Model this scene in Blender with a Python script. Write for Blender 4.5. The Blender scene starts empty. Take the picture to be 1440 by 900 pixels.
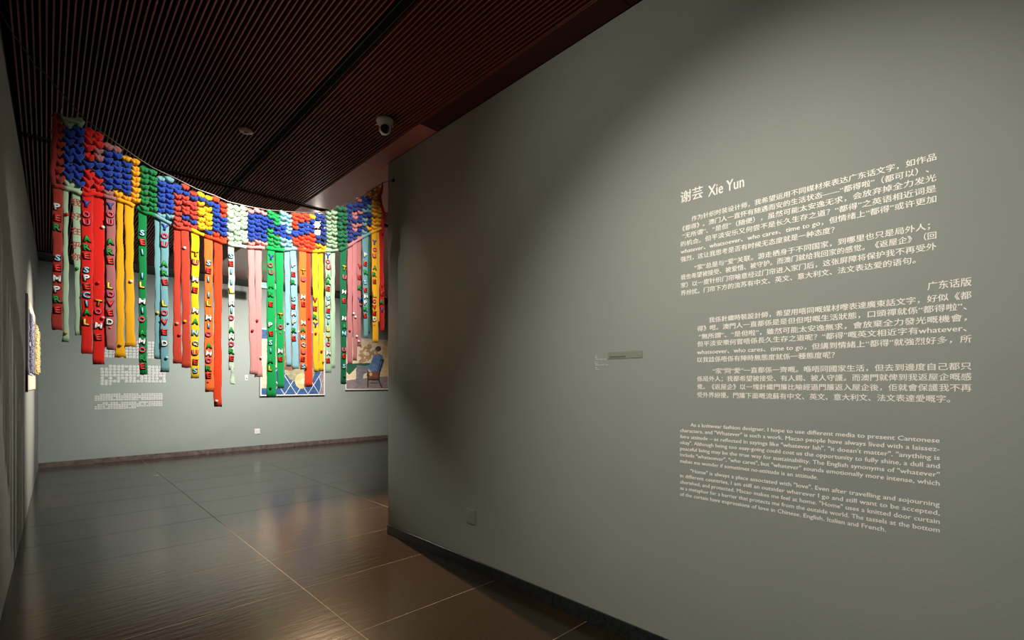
import bpy, bmesh, math, random
from mathutils import Vector, Matrix
random.seed(7)
S = bpy.context.scene
COL = S.collection

# ------------------------------------------------------------------ camera
F = 680.0
TH = math.atan(655 / 680)
sn, cs = math.sin(TH), math.cos(TH)
HC = 1.54                                   # eye height
cam_d = bpy.data.cameras.new('camera')
cam_d.sensor_width = 36; cam_d.lens = 36 * F / 1440; cam_d.shift_y = 90 / 1440
cam_d.clip_start = 0.02
cam = bpy.data.objects.new('camera', cam_d)
cam.location = (0, 0, HC); cam.rotation_euler = (math.pi / 2, 0, -TH)
COL.objects.link(cam); S.camera = cam

# ------------------------------------------------------------------ world, exposure
w = bpy.data.worlds.new('world'); S.world = w; w.use_nodes = True
w.node_tree.nodes['Background'].inputs[0].default_value = (0.8, 0.9, 1.0, 1)
w.node_tree.nodes['Background'].inputs[1].default_value = 0.02
S.view_settings.view_transform = 'Standard'; S.view_settings.look = 'None'
S.view_settings.exposure = 0.0; S.view_settings.gamma = 1

# ------------------------------------------------------------------ lights
def aim(o, tgt):
    d = Vector(tgt) - o.location
    o.rotation_euler = d.to_track_quat('-Z', 'Y').to_euler()
def spot(name, loc, tgt, power, ang, blend, color, size=0.03):
    l = bpy.data.lights.new(name, 'SPOT'); l.energy = power; l.spot_size = math.radians(ang)
    l.spot_blend = blend; l.color = color; l.shadow_soft_size = size
    o = bpy.data.objects.new(name, l); COL.objects.link(o); o.location = loc; aim(o, tgt); return o
def area(name, loc, tgt, power, sx, sy, color):
    l = bpy.data.lights.new(name, 'AREA'); l.shape = 'RECTANGLE'; l.size = sx; l.size_y = sy
    l.energy = power; l.color = color
    o = bpy.data.objects.new(name, l); COL.objects.link(o); o.location = loc; aim(o, tgt); return o
WARM = (1.0, 0.93, 0.82); NEU = (1.0, 0.96, 0.90); COOL = (0.95, 1.0, 0.99); AMBER = (1.0, 0.74, 0.46)
spot('spot_text', (0.05, 0.90, 3.72), (2.54, 0.80, 1.05), 390, 82, 1.0, WARM, 0.05)
spot('fill_text_side', (0.5, 1.9, 3.72), (2.54, 1.55, 2.9), 34, 95, 1.0, WARM, 0.05)  # added weak fill, no known fixture: lifts the wall left of the text
spot('spot_curtain', (1.55, 2.25, 3.72), (1.26, 4.25, 2.5), 640, 66, 1.0, NEU, 0.03)
spot('spot_back_left', (1.9, 9.3, 3.70), (1.6, 12.3, 1.3), 270, 100, 1.0, COOL, 0.05)
spot('spot_back_right', (3.9, 9.0, 3.70), (3.9, 12.3, 1.5), 1150, 96, 1.0, NEU, 0.05)
spot('spot_left_wall', (2.9, 9.1, 3.70), (-0.12, 9.1, 1.7), 1200, 50, 0.9, WARM, 0.04)
spot('spot_wall_edge', (0.9, 8.9, 3.72), (2.54, 4.95, 1.2), 620, 15, 1.0, NEU, 0.02)
spot('spot_passage', (1.15, 4.02, 3.72), (2.54, 4.42, 2.3), 16, 50, 1.0, WARM, 0.02)

# ------------------------------------------------------------------ helpers
def srgb(r, g, b):
    f = lambda v: v / 12.92 if v <= 0.04045 else ((v + 0.055) / 1.055) ** 2.4
    return (f(r / 255), f(g / 255), f(b / 255), 1)
MATS = {}
def mat(name, col, rough=0.6, metal=0.0, bump=0.0, bscale=200, emit=None, estr=0, spec=0.5, sheen=0.0, coat=0.0):
    if name in MATS: return MATS[name]
    m = bpy.data.materials.new(name); m.use_nodes = True; MATS[name] = m
    nt = m.node_tree; b = nt.nodes['Principled BSDF']
    b.inputs['Base Color'].default_value = col if len(col) == 4 else (*col, 1)
    b.inputs['Roughness'].default_value = rough; b.inputs['Metallic'].default_value = metal
    b.inputs['Specular IOR Level'].default_value = spec
    b.inputs['Sheen Weight'].default_value = sheen
    b.inputs['Coat Weight'].default_value = coat
    if emit: b.inputs['Emission Color'].default_value = emit; b.inputs['Emission Strength'].default_value = estr
    if bump:
        tc = nt.nodes.new('ShaderNodeTexCoord'); n = nt.nodes.new('ShaderNodeTexNoise')
        n.inputs['Scale'].default_value = bscale; n.inputs['Detail'].default_value = 3
        bp = nt.nodes.new('ShaderNodeBump'); bp.inputs['Strength'].default_value = bump; bp.inputs['Distance'].default_value = 0.002
        nt.links.new(tc.outputs['Object'], n.inputs['Vector']); nt.links.new(n.outputs['Fac'], bp.inputs['Height'])
        nt.links.new(bp.outputs['Normal'], b.inputs['Normal'])
    return m
def tint(m, c1, c2, scale=3.0, detail=4, stretch=(1, 1, 1), coord='Object'):
    nt = m.node_tree; b = nt.nodes['Principled BSDF']
    tc = nt.nodes.new('ShaderNodeTexCoord'); mp = nt.nodes.new('ShaderNodeMapping'); mp.inputs['Scale'].default_value = stretch
    n = nt.nodes.new('ShaderNodeTexNoise'); n.inputs['Scale'].default_value = scale; n.inputs['Detail'].default_value = detail
    r = nt.nodes.new('ShaderNodeValToRGB'); r.color_ramp.elements[0].color = c1; r.color_ramp.elements[1].color = c2
    r.color_ramp.elements[0].position = 0.3; r.color_ramp.elements[1].position = 0.7
    nt.links.new(tc.outputs[coord], mp.inputs[0]); nt.links.new(mp.outputs[0], n.inputs['Vector'])
    nt.links.new(n.outputs['Fac'], r.inputs[0]); nt.links.new(r.outputs[0], b.inputs['Base Color'])
    return m

def link(name, me, parent=None):
    o = bpy.data.objects.new(name, me); COL.objects.link(o)
    if parent: o.parent = parent
    return o
def build(name, bm, m, parent=None, smooth=False):
    me = bpy.data.meshes.new(name)
    bmesh.ops.recalc_face_normals(bm, faces=bm.faces)
    bm.to_mesh(me); bm.free()
    for mm in (m if isinstance(m, (list, tuple)) else [m]): me.materials.append(mm)
    if smooth:
        for p in me.polygons: p.use_smooth = True
    return link(name, me, parent)
def box(bm, x0, x1, y0, y1, z0, z1, mi=0, bev=0):
    vs = [bm.verts.new((x, y, z)) for x in (x0, x1) for y in (y0, y1) for z in (z0, z1)]
    fs = []
    for q in ((0, 1, 3, 2), (4, 6, 7, 5), (0, 4, 5, 1), (2, 3, 7, 6), (0, 2, 6, 4), (1, 5, 7, 3)):
        f = bm.faces.new([vs[i] for i in q]); f.material_index = mi; fs.append(f)
    if bev:
        es = list({e for f in fs for e in f.edges})
        bmesh.ops.bevel(bm, geom=es, offset=bev, segments=1, affect='EDGES')
def bx(name, x0, x1, y0, y1, z0, z1, m, parent=None, bev=0):
    bm = bmesh.new(); box(bm, x0, x1, y0, y1, z0, z1, bev=bev); return build(name, bm, m, parent)
def empty(name, loc=(0, 0, 0)):
    o = bpy.data.objects.new(name, None); COL.objects.link(o); o.location = loc; o.empty_display_size = 0.05; return o
def tag(o, label=None, cat=None, group=None, kind=None):
    if label: o['label'] = label
    if cat: o['category'] = cat
    if group: o['group'] = group
    if kind: o['kind'] = kind
    return o
def reparent(ch, root):
    """parent already world-placed children under a root that sits elsewhere"""
    ch.parent = root; ch.matrix_parent_inverse = Matrix.Translation(-root.location)
def tube(bm, pts, r, n=8, mi=0):
    rings = []
    for i, p in enumerate(pts):
        p = Vector(p); a = Vector(pts[max(i - 1, 0)]); b = Vector(pts[min(i + 1, len(pts) - 1)])
        t = (b - a).normalized(); u = t.orthogonal().normalized() if abs(t.y) > .99 else t.cross(Vector((0, 1, 0))).normalized()
        v = t.cross(u); rr = r[i] if isinstance(r, (list, tuple)) else r
        rings.append([bm.verts.new(p + (u * math.cos(2 * math.pi * k / n) + v * math.sin(2 * math.pi * k / n)) * rr) for k in range(n)])
    for a, b in zip(rings, rings[1:]):
        for k in range(n):
            f = bm.faces.new((a[k], a[(k + 1) % n], b[(k + 1) % n], b[k])); f.material_index = mi
    bm.faces.new(rings[0]); bm.faces.new(rings[-1][::-1])
def lathe(bm, prof, c, n=24, mi=0, M=None):
    rings = []
    for r, z in prof:
        rings.append([bm.verts.new((r * math.cos(2 * math.pi * k / n), r * math.sin(2 * math.pi * k / n), z)) for k in range(n)])
    fs = []
    for a, b in zip(rings, rings[1:]):
        for k in range(n): fs.append(bm.faces.new((a[k], a[(k + 1) % n], b[(k + 1) % n], b[k])))
    fs.append(bm.faces.new(rings[0])); fs.append(bm.faces.new(rings[-1][::-1]))
    for f in fs: f.material_index = mi
    X = Matrix.Translation(c) @ (M if M else Matrix())
    bmesh.ops.transform(bm, matrix=X, verts=[v for r in rings for v in r])

# pixel ray helpers (used to read real positions off the photograph; results are ordinary world coordinates)
def ray(px):
    t = (px - 720) / F
    return t * cs + sn, cs - t * sn          # dX/dz , dY/dz
def on_y(px, py, Y):                          # point on a plane facing the corridor
    a, b = ray(px); z = Y / b
    return Vector((a * z, Y, HC + (540 - py) / F * z))
def on_x(px, py, X):
    a, b = ray(px); z = X / a
    return Vector((X, b * z, HC + (540 - py) / F * z))

XR = 1.6485 * HC          # right wall plane 2.539
YE = 2.909 * HC           # its far end 4.48
YB = 12.32                # back wall plane
HCEIL = 3.813             # underside of the slats
xl = lambda Y: -0.281 + 0.01426 * Y   # left wall plane

# ------------------------------------------------------------------ materials
WALL1, WALL2 = srgb(146, 153, 146), srgb(150, 156, 149)
m_wall = tint(mat('wall_paint', WALL1, 0.75, bump=0.25, bscale=90, spec=0.3), WALL1, WALL2, 2.0)
m_wallL = tint(mat('wall_paint_left', WALL1, 0.7, bump=0.2, bscale=90, spec=0.3), srgb(150, 150, 143), srgb(154, 153, 146), 2.0)
m_black = mat('black_void', srgb(8, 6, 7), 0.9, spec=0.1)
m_dark = mat('dark_trim', srgb(20, 18, 18), 0.6)
m_slat = mat('slat_lacquer', srgb(134, 72, 68), 0.5, spec=0.4)
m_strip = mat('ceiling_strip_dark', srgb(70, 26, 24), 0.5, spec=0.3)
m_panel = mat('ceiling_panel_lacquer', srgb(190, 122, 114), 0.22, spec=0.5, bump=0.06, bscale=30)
m_panel.node_tree.nodes['Principled BSDF'].inputs['Specular Tint'].default_value = (1, .72, .66, 1)
m_skirt = tint(mat('skirting_stone', srgb(30, 34, 36), 0.3, bump=0.1), srgb(26, 30, 32), srgb(46, 50, 52), 30)
m_skirtb = tint(mat('skirting_brown', srgb(90, 80, 74), 0.3, bump=0.1), srgb(84, 74, 68), srgb(120, 106, 98), 14)
m_grout = mat('grout', srgb(120, 108, 90), 0.8)
m_vinyl = mat('white_vinyl', srgb(255, 251, 243), 0.5)
m_white = mat('white_plastic', srgb(222, 220, 212), 0.4)
m_offw = mat('grey_plastic', srgb(150, 155, 150), 0.45)
m_blk = mat('black_plastic', srgb(14, 14, 15), 0.35)
m_lens = mat('lens_black', srgb(4, 4, 5), 0.08)
m_wire = mat('steel_wire', srgb(150, 142, 130), 0.35, metal=0.9)

def floor_mat():
    m = bpy.data.materials.new('floor_tile_stone'); m.use_nodes = True
    nt = m.node_tree; b = nt.nodes['Principled BSDF']; N = nt.nodes.new; L = nt.links.new
    geo = N('ShaderNodeNewGeometry')
    n1 = N('ShaderNodeTexNoise'); n1.inputs['Scale'].default_value = 90; n1.inputs['Detail'].default_value = 5
    L(geo.outputs['Position'], n1.inputs['Vector'])
    r = N('ShaderNodeValToRGB'); r.color_ramp.elements[0].position = .3; r.color_ramp.elements[1].position = .75
    r.color_ramp.elements[0].color = srgb(27, 20, 15); r.color_ramp.elements[1].color = srgb(54, 42, 31)
    L(n1.outputs['Fac'], r.inputs[0])
    oi = N('ShaderNodeObjectInfo')
    mx = N('ShaderNodeHueSaturation'); mr = N('ShaderNodeMapRange'); mr.inputs[3].default_value = .88; mr.inputs[4].default_value = 1.12
    L(oi.outputs['Random'], mr.inputs[0]); L(mr.outputs[0], mx.inputs['Value']); L(r.outputs[0], mx.inputs['Color'])
    L(mx.outputs[0], b.inputs['Base Color'])
    b.inputs['Roughness'].default_value = 0.17; b.inputs['Specular IOR Level'].default_value = 0.5; b.inputs['Specular Tint'].default_value = (1.0, .90, .74, 1)
    mp = N('ShaderNodeMapping'); mp.inputs['Scale'].default_value = (5, 22, 1); L(geo.outputs['Position'], mp.inputs[0])
    n2 = N('ShaderNodeTexNoise'); n2.inputs['Scale'].default_value = 1.0; n2.inputs['Detail'].default_value = 3
    L(mp.outputs[0], n2.inputs['Vector'])
    b1 = N('ShaderNodeBump'); b1.inputs['Strength'].default_value = .35; b1.inputs['Distance'].default_value = .004
    b2 = N('ShaderNodeBump'); b2.inputs['Strength'].default_value = .25; b2.inputs['Distance'].default_value = .001
    L(n2.outputs['Fac'], b1.inputs['Height']); L(n1.outputs['Fac'], b2.inputs['Height'])
    L(b1.outputs[0], b2.inputs['Normal']); L(b2.outputs[0], b.inputs['Normal'])
    return m
m_floor = floor_mat()

# ------------------------------------------------------------------ floor: tiles 0.90 x 1.69
fl = tag(bx('floor', -2, 8.2, -3.2, YB + .2, -0.06, -0.0012, m_grout), kind='structure')
TY0, TY = 1.25 * HC, 0.585 * HC
TX0, TX = 0.907 * HC, 1.095 * HC
tile_me = None
for i in range(-2, 4):
    for j in range(-6, 13):
        x0 = TX0 + i * TX; y0 = TY0 + (j) * TY
        if y0 > YB or x0 > 8: continue
        y1 = min(y0 + TY, YB)
        if y1 - (y0 + TY) > -1e-6 and tile_me:
            o = link('tile', tile_me, fl)
        else:
            bm = bmesh.new(); box(bm, .0026, TX - .0026, .0026, y1 - y0 - .0026, -.03, 0, bev=.0012)
            o = build('tile', bm, m_floor, fl)
            if not tile_me and y1 == y0 + TY: tile_me = o.data
        o.location = (x0, y0, 0)

# ------------------------------------------------------------------ walls
bm = bmesh.new()
def prism(bm, pts, z0, z1):
    a = [bm.verts.new((x, y, z0)) for x, y in pts]; b = [bm.verts.new((x, y, z1)) for x, y in pts]
    bm.faces.new(a); bm.faces.new(b)
    for i in range(len(pts)):
        j = (i + 1) % len(pts); bm.faces.new((a[i], a[j], b[j], b[i]))
prism(bm, [(xl(-3), -3), (xl(YB), YB), (xl(YB) - .2, YB), (xl(-3) - .2, -3)], 0, HCEIL + .1)
tag(build('wall_left', bm, m_wallL), kind='structure')
tag(bx('wall_right', XR, XR + .22, -3, YE, 0, HCEIL - .002, m_wall, bev=.003), kind='structure')
tag(bx('wall_back', -.2, 8.0, YB, YB + .2, 0, HCEIL - .02, m_wall), kind='structure')
tag(bx('wall_side', 8.0, 8.2, 2.0, YB + .2, 0, HCEIL + .1, m_wall), kind='structure')
tag(bx('wall_rear', -.6, 3.0, -3.2, -3.0, 0, HCEIL + .1, m_wall), kind='structure')
tag(bx('wall_inner', XR + .22, 8.0, 1.8, 2.0, 0, HCEIL + .1, m_wall), kind='structure')

# skirtings, one stone piece after another
def skirting(name, pieces, fn, m):
    root = tag(empty(name), kind='structure')
    for a, b in pieces: fn(a, b, root, m)
    return root
def right_piece(a, b, root, m):
    o = bx('skirting_tile', XR - .012, XR, a + .0015, b - .0015, 0, .094, m, bev=.0015); reparent(o, root)
ys = [-2.4, -1.5, -.6, .3, 1.2, 2.216, 2.559, 3.46, YE]
skirting('baseboard_right', list(zip(ys, ys[1:])), right_piece, m_skirt)
def back_piece(a, b, root, m):
    o = bx('skirting_tile', a + .0015, b - .0015, YB - .012, YB, 0, .1, m, bev=.0015); reparent(o, root)
xs = [-.1, .8, 1.7, 2.6, 3.5, 4.4, 5.3, 6.2, 7.1, 8.0]
skirting('baseboard_back', list(zip(xs, xs[1:])), back_piece, m_skirtb)

# ------------------------------------------------------------------ ceiling
ce = tag(bx('ceiling', -1.0, 8.2, -3.2, YB + .2, HCEIL + .09, HCEIL + .2, m_black), kind='structure')
def cpart(name, *a, **k): return bx(name, *a, parent=ce, **k)
XS = 2.350                                     # edge of the slatted field
GAPX0, GAPX1 = 1.500, 1.590                    # track recess
pitch = 0.0315
slats = {}
def slat(x, y0, y1):
    key = round(y1 - y0, 3)
    if key not in slats:
        bm = bmesh.new(); box(bm, -.0042, .0042, 0, y1 - y0, 0, .032)
        o = build('slat', bm, m_slat, ce); slats[key] = o.data
    else: o = link('slat', slats[key], ce)
    o.location = (x, y0, HCEIL)
x = -.155
while x < XS - .012:
    if not (GAPX0 < x < GAPX1):
        slat(x, -3.0, 6.20); 
        slat(x, 6.33, 11.50)
    x += pitch
x = 3.06
while x < 4.6:
    slat(x, 5.76, 6.20); x += pitch
# smooth lacquered panels along the right of the slats
PZ0, PZ1 = HCEIL - .001, HCEIL + .02
for (a, b, c, d) in [(XS, XR - .004, 3.604, 4.61), (XR, 5.6, YE + .003, 4.61), (5.604, 8.0, YE + .003, 4.61),
                     (XS, 3.04, 4.614, 6.20), (3.044, 5.6, 4.614, 5.75), (5.604, 8.0, 4.614, 6.2),
                     (XS, 4.4, 6.33, 9.74), (4.404, 6.2, 6.33, 9.74), (6.204, 8.0, 6.33, 9.74),
                     (XS, 4.4, 9.746, 11.50), (4.404, 6.2, 9.746, 11.50), (6.204, 8.0, 9.746, 11.50)]:
    cpart('ceiling_panel', a, b, c, d, PZ0, PZ1, m_panel)
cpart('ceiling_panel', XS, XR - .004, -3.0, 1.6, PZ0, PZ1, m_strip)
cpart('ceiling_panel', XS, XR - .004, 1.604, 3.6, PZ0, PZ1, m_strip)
cpart('panel_edge', XS - .006, XS, -3.0, 6.2, HCEIL - .002, HCEIL + .04, m_slat)
cpart('panel_edge', XS - .006, XS, 6.33, 11.5, HCEIL - .002, HCEIL + .04, m_slat)
cpart('dark_beam', -.14, 8.0, 11.505, YB, HCEIL - .022, HCEIL + .02, m_dark)
# lighting tracks in the recesses
def track(name, pts, label):
    r = empty(name, (pts[0][0], pts[0][1], HCEIL + .02)); tag(r, label, 'light track')
    (xa, ya), (xb, yb) = pts
    if xb - xa > yb - ya:
        o = bx('track_body', xa, xb, ya - .02, ya + .02, HCEIL + .01, HCEIL + .088, m_black)
        e = [bx('track_lip', xa, xb, ya - .03, ya - .021, HCEIL + .002, HCEIL + .01, m_dark)]
    else:
        o = bx('track_body', xa - .02, xa + .02, ya, yb, HCEIL + .004, HCEIL + .088, m_black)
        e = [bx('track_lip', xa + s * .028 - .004, xa + s * .028 + .004, ya, yb, HCEIL + .002, HCEIL + .01, m_dark) for s in (-1, 1)]
    for q in [o] + e: reparent(q, r)
track('lighting_track', [(1.545, -2.9), (1.545, 6.21)], 'long black lighting track in the ceiling gap on the near side of the curtain')
track('lighting_track', [(1.545, 6.31), (1.545, 11.4)], 'black lighting track in the ceiling gap far beyond the knitted curtain')
track('lighting_track', [(-.12, 6.262), (2.55, 6.262)], 'short black lighting track crossing the ceiling slats beyond the knitted curtain')

# ------------------------------------------------------------------ lettering
def text_mesh(body, size=1.0, offset=0.0, extrude=0.0, res=2):
    cu = bpy.data.curves.new('tmp', 'FONT'); cu.body = body; cu.size = size; cu.offset = offset; cu.extrude = extrude; cu.resolution_u = res
    ob = bpy.data.objects.new('tmp', cu); COL.objects.link(ob)
    bpy.context.view_layer.update()
    me = bpy.data.meshes.new_from_object(ob)
    bpy.data.objects.remove(ob); bpy.data.curves.remove(cu)
    return me
def bounds(me):
    xs_ = [v.co.x for v in me.vertices]; ys_ = [v.co.y for v in me.vertices]
    return min(xs_), max(xs_), min(ys_), max(ys_)
MR = Matrix(((0, 0, -1), (-1, 0, 0), (0, 1, 0))).to_4x4()      # text on the right wall (faces -X)
def wall_line(body, size, yl, yr, zc, root, name='text_line', cy=.36, bold=.0, natural=None):
    """yl/yr : Y of left and right ends on the right wall; zc centre height"""
    me = text_mesh(body, size, offset=bold, extrude=.0004)
    if True:                               # heavier strokes: three overlaid copies a hair apart
        b_ = bmesh.new(); n_ = .00045 * size / .0315 if cy > .3 else .0005
        for k_, (dx_, dy_) in enumerate(((0, 0), (n_, n_ * .5), (-n_, -n_ * .5))):
            m2 = me.copy(); m2.transform(Matrix.Translation((dx_, dy_, .00002 * k_))); b_.from_mesh(m2); bpy.data.meshes.remove(m2)
        b_.to_mesh(me); b_.free()
    x0, x1, y0, y1 = bounds(me)
    sx = (yl - yr) / (x1 - x0) if yr is not None else 1.0
    for v in me.vertices:
        v.co.x = (v.co.x - x0) * sx; v.co.y -= cy * size; v.co.z += .0006
    me.materials.append(m_vinyl)
    o = link(name, me); o.matrix_world = Matrix.Translation((XR, yl, zc)) @ MR; o['kind'] = 'stuff'
    reparent(o, root); return o
def lettering(name, label, y, z):
    return tag(empty(name, (XR - .001, y, z)), label, 'wall text')

h = lettering('heading_lettering', 'largest white heading at the top left of the wall text', 1.26, 2.56)
wall_line('谢芸', .070, 1.285, 1.158, 2.573, h)
wall_line('Xie Yun', .082, 1.130, .945, 2.566, h)

CH = .0315
b1 = lettering('simplified_text_block', 'upper white Chinese paragraphs directly below the heading on the grey wall', 1.27, 2.04)
L1 = [('作为针织时装设计师，我希望运用不同媒材来表达广东话文字，如作品', 1.222, .213, 2.441),
 ('《都得》。澳门人一直怀有随遇而安的生活状态——“都得啦”（都可以）、', 1.275, .235, 2.399),
 ('“无所谓”、“是但”（随便），虽然可能太安逸无求，会放弃掉全力发光', 1.275, .213, 2.358),
 ('的机会。但平淡安乐又何尝不是长久生存之道？“都得”之英语相近词是', 1.284, .213, 2.315),
 ('whatever、whatsoever、who cares、time to go，但情绪上“都得”或许更加', 1.284, .213, 2.274),
 ('强烈，这让我思考是否有时候无态度就是一种态度？', 1.284, .556, 2.230),
 ('“家”总是与“爱”关联。游走栖身于不同国家，到哪里也只是局外人；', 1.205, .232, 2.171),
 ('我也希望被接受、被爱惜、被守护。而澳门就给我回家的感觉。《返屋企》（回', 1.284, .213, 2.130),
 ('家）以一度针织门帘喻意经过门帘进入家门后，这张屏障将保护我不再受外', 1.284, .213, 2.086),
 ('界纷扰。门帘下方的流苏有中文、英文、意大利文、法文表达爱的语句。', 1.284, .276, 2.043)]
for t, a, b, z in L1: wall_line(t, CH, a, b, z, b1)
b2 = lettering('dialect_text_block', 'middle white Chinese paragraphs with a short right-aligned title over them', 1.19, 1.48)
wall_line('广东话版', .036, .240, .112, 1.930, b2)
L2 = [('我係針織時裝設計師，希望用唔同嘅媒材嚟表達廣東話文字，好似《都', 1.125, .112, 1.879),
 ('得》咁。澳門人一直都係是是但但咁嘅生活狀態，口頭禪就係“都得啦”、', 1.190, .125, 1.838),
 ('“無所謂”、“是但啦”，雖然可能太安逸無求，會放棄全力發光嘅機會，', 1.180, .125, 1.795),
 ('但平淡安樂何嘗唔係長久生存之道呢？“都得”嘅英文相近字有whatever、', 1.190, .125, 1.755),
 ('whatsoever、who cares、time to go，但講到情緒上“都得”就強烈好多，所', 1.190, .112, 1.712),
 ('以我諗係唔係有陣時無態度就係一種態度呢？', 1.190, .555, 1.670),
 ('“家”同“愛”一直都係一齊嘅。喺唔同國家生活，但去到邊度自己都只', 1.105, .112, 1.608),
 ('係局外人；我都希望被接受、有人錫、被人守護。而澳門就俾到我返屋企嘅感', 1.190, .112, 1.567),
 ('覺。《返屋企》以一塊針織門簾比喻經過門簾返入屋企後，佢就會保護我不再', 1.190, .112, 1.525),
 ('受外界紛擾。門簾下面嘅流蘇有中文、英文、意大利文、法文表達愛嘅字。', 1.190, .172, 1.481)]
for t, a, b, z in L2: wall_line(t, CH, a, b, z, b2)
b3 = lettering('english_text_block', 'lowest white English paragraphs on the grey wall', 1.29, .92)
L3 = [('As a knitwear fashion designer, I hope to use different media to present Cantonese', 1.228, .203),
 ('characters, and "Whatever" is such a work. Macao people have always lived with a laissez-', 1.288, .203),
 ('faire attitude – as reflected in sayings like "whatever lah", "it doesn\'t matter", "anything is', 1.288, .203),
 ('okay". Although being too easy-going could cost us the opportunity to fully shine, a dull and', 1.288, .203),
 ('peaceful living may be the true way for sustainability. The English synonyms of "whatever"', 1.288, .203),
 ('include "whatsoever", "who cares", but "whatever" sounds emotionally more intense, which', 1.288, .203),
 ('makes me wonder if sometimes no-attitude is an attitude.', 1.288, .620),
 ('"Home" is always a place associated with "love". Even after travelling and sojourning', 1.228, .203),
 ('in different countries, I am still an outsider wherever I go and still want to be accepted,', 1.288, .203),
 ('cherished, and protected. Macao makes me feel at home. "Home" uses a knitted door curtain', 1.288, .203),
 ('as a metaphor for a barrier that protects me from the outside world. The tassels at the bottom', 1.288, .203),
 ('of the curtain have expressions of love in Chinese, English, Italian and French.', 1.288, .372)]
zs = [1.315, 1.281, 1.247, 1.214, 1.180, 1.146, 1.111, 1.063, 1.029, .995, .961, .927]
for (t, a, b), z in zip(L3, zs): wall_line(t, .0275, a, b, z, b3, cy=.27)

# small caption and the strip beside it
def dab_rows(name, rows, place, m, root, cell, hgt, jitter=.0, skip=.05, thick=.0006, nm='text_line'):
    """unreadably small printing: one mesh per row of tiny marks"""
    for (u0, u1, v) in rows:
        bm = bmesh.new(); u = u0
        while u < u1 - cell * .3:
            cw = cell * random.uniform(.75, .9) if cell else 0
            if random.random() > skip:
                hh = hgt * random.uniform(.8, 1)
                for (p, q, r_, s_) in ((0, 1, .78, 1), (0, 1, .38, .55), (0, 1, 0, .15), (.05, .25, 0, 1), (.7, .9, .1, .9)):
                    pts = [place(u + p * cw, v - hh / 2 + r_ * hh), place(u + q * cw, v - hh / 2 + r_ * hh),
                           place(u + q * cw, v - hh / 2 + s_ * hh), place(u + p * cw, v - hh / 2 + s_ * hh)]
                    bm.faces.new([bm.verts.new(c) for c in pts])
            u += cell
        o = build(nm, bm, m); reparent(o, root); o['kind'] = 'stuff'
cap = tag(empty('caption_lettering', on_x(846, 510, XR)), 'tiny white caption lines on the wall left of the text', 'wall text')
rows = []
for (xa, xb, py) in ((837, 841, 501), (837, 840, 503.3), (837, 852, 505.6), (837, 840.5, 509.6), (837, 841, 511.5), (837, 855, 513.5), (837, 839.5, 517), (837, 843, 519.3)):
    pa, pb = on_x(xa, py, XR), on_x(xb, py, XR); rows.append((-pa.y, -pb.y, pa.z))
dab_rows('c', rows, lambda u, v: (XR - .0008, -u, v), m_vinyl, cap, .0055, .0062, skip=.08)
pa, pb = on_x(855, 497, XR), on_x(904, 497, XR)
zt = [on_x(880, y, XR).z for y in (504, 494)]
st = empty('wall_strip', (XR - .002, (pa.y + pb.y) / 2, sum(zt) / 2)); tag(st, 'narrow grey label strip between the caption and the text', 'label strip')
o = bx('strip_plate', XR - .003, XR, pb.y, pa.y, zt[0], zt[1], mat('strip_grey', srgb(134, 138, 128), .5), bev=.0006); reparent(o, st)
o = bx('strip_mark', XR - .0036, XR - .003, pa.y - .13, pa.y - .015, zt[0] + .008, zt[0] + .016, mat('strip_mark', srgb(92, 94, 84), .6)); reparent(o, st)

# ------------------------------------------------------------------ outlets
def outlet_plate(name, label, c, axis, w_, h_, m, root_cat='outlet'):
    r = empty(name, c); tag(r, label, root_cat)
    x, y, z = c
    if axis == 'x':
        o = bx('plate', x - .009, x, y - w_ / 2, y + w_ / 2, z - h_ / 2, z + h_ / 2, m, bev=.002); reparent(o, r)
        o = bx('socket_face', x - .011, x - .009, y - w_ * .36, y + w_ * .36, z - h_ * .36, z + h_ * .36, m, bev=.0006); reparent(o, r)
        for s in (-1, 1):
            o = bx('socket_slot', x - .0114, x - .011, y + s * .012 - .0015, y + s * .012 + .0015, z - .01, z + .004, m_dark); reparent(o, r)
    else:
        o = bx('plate', x - w_ / 2, x + w_ / 2, y - .012, y, z - h_ / 2, z + h_ / 2, m, bev=.002); reparent(o, r)
        o = bx('socket_face', x - w_ * .36, x + w_ * .36, y - .015, y - .012, z - h_ * .36, z + h_ * .36, m, bev=.0006); reparent(o, r)
        for s in (-1, 1):
            o = bx('socket_slot', x + s * .015 - .003, x + s * .015 + .003, y - .0156, y - .015, z - .012, z + .008, m_dark); reparent(o, r)
c = on_x(662.5, 726, XR)
outlet_plate('wall_outlet', 'grey square socket plate low on the dark part of the near right wall', c, 'x', .118, .118, mat('outlet_grey', srgb(146, 152, 146), .5))
c = on_y(361.5, 606.5, YB)
outlet_plate('wall_outlet', 'small white socket plate low on the far back wall', c, 'y', .12, .12, m_white)
c = on_y(346.5, 531, YB)
r = empty('wall_hook', c); tag(r, 'tiny white tab on the back wall left of the blue painting', 'hook')
o = bx('hook_plate', c.x - .03, c.x + .03, YB - .006, YB, c.z - .06, c.z + .06, m_white, bev=.002); reparent(o, r)
o = bx('hook_pin', c.x - .008, c.x + .02, YB - .035, YB - .006, c.z - .02, c.z + .01, m_white, bev=.002); reparent(o, r)

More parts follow.
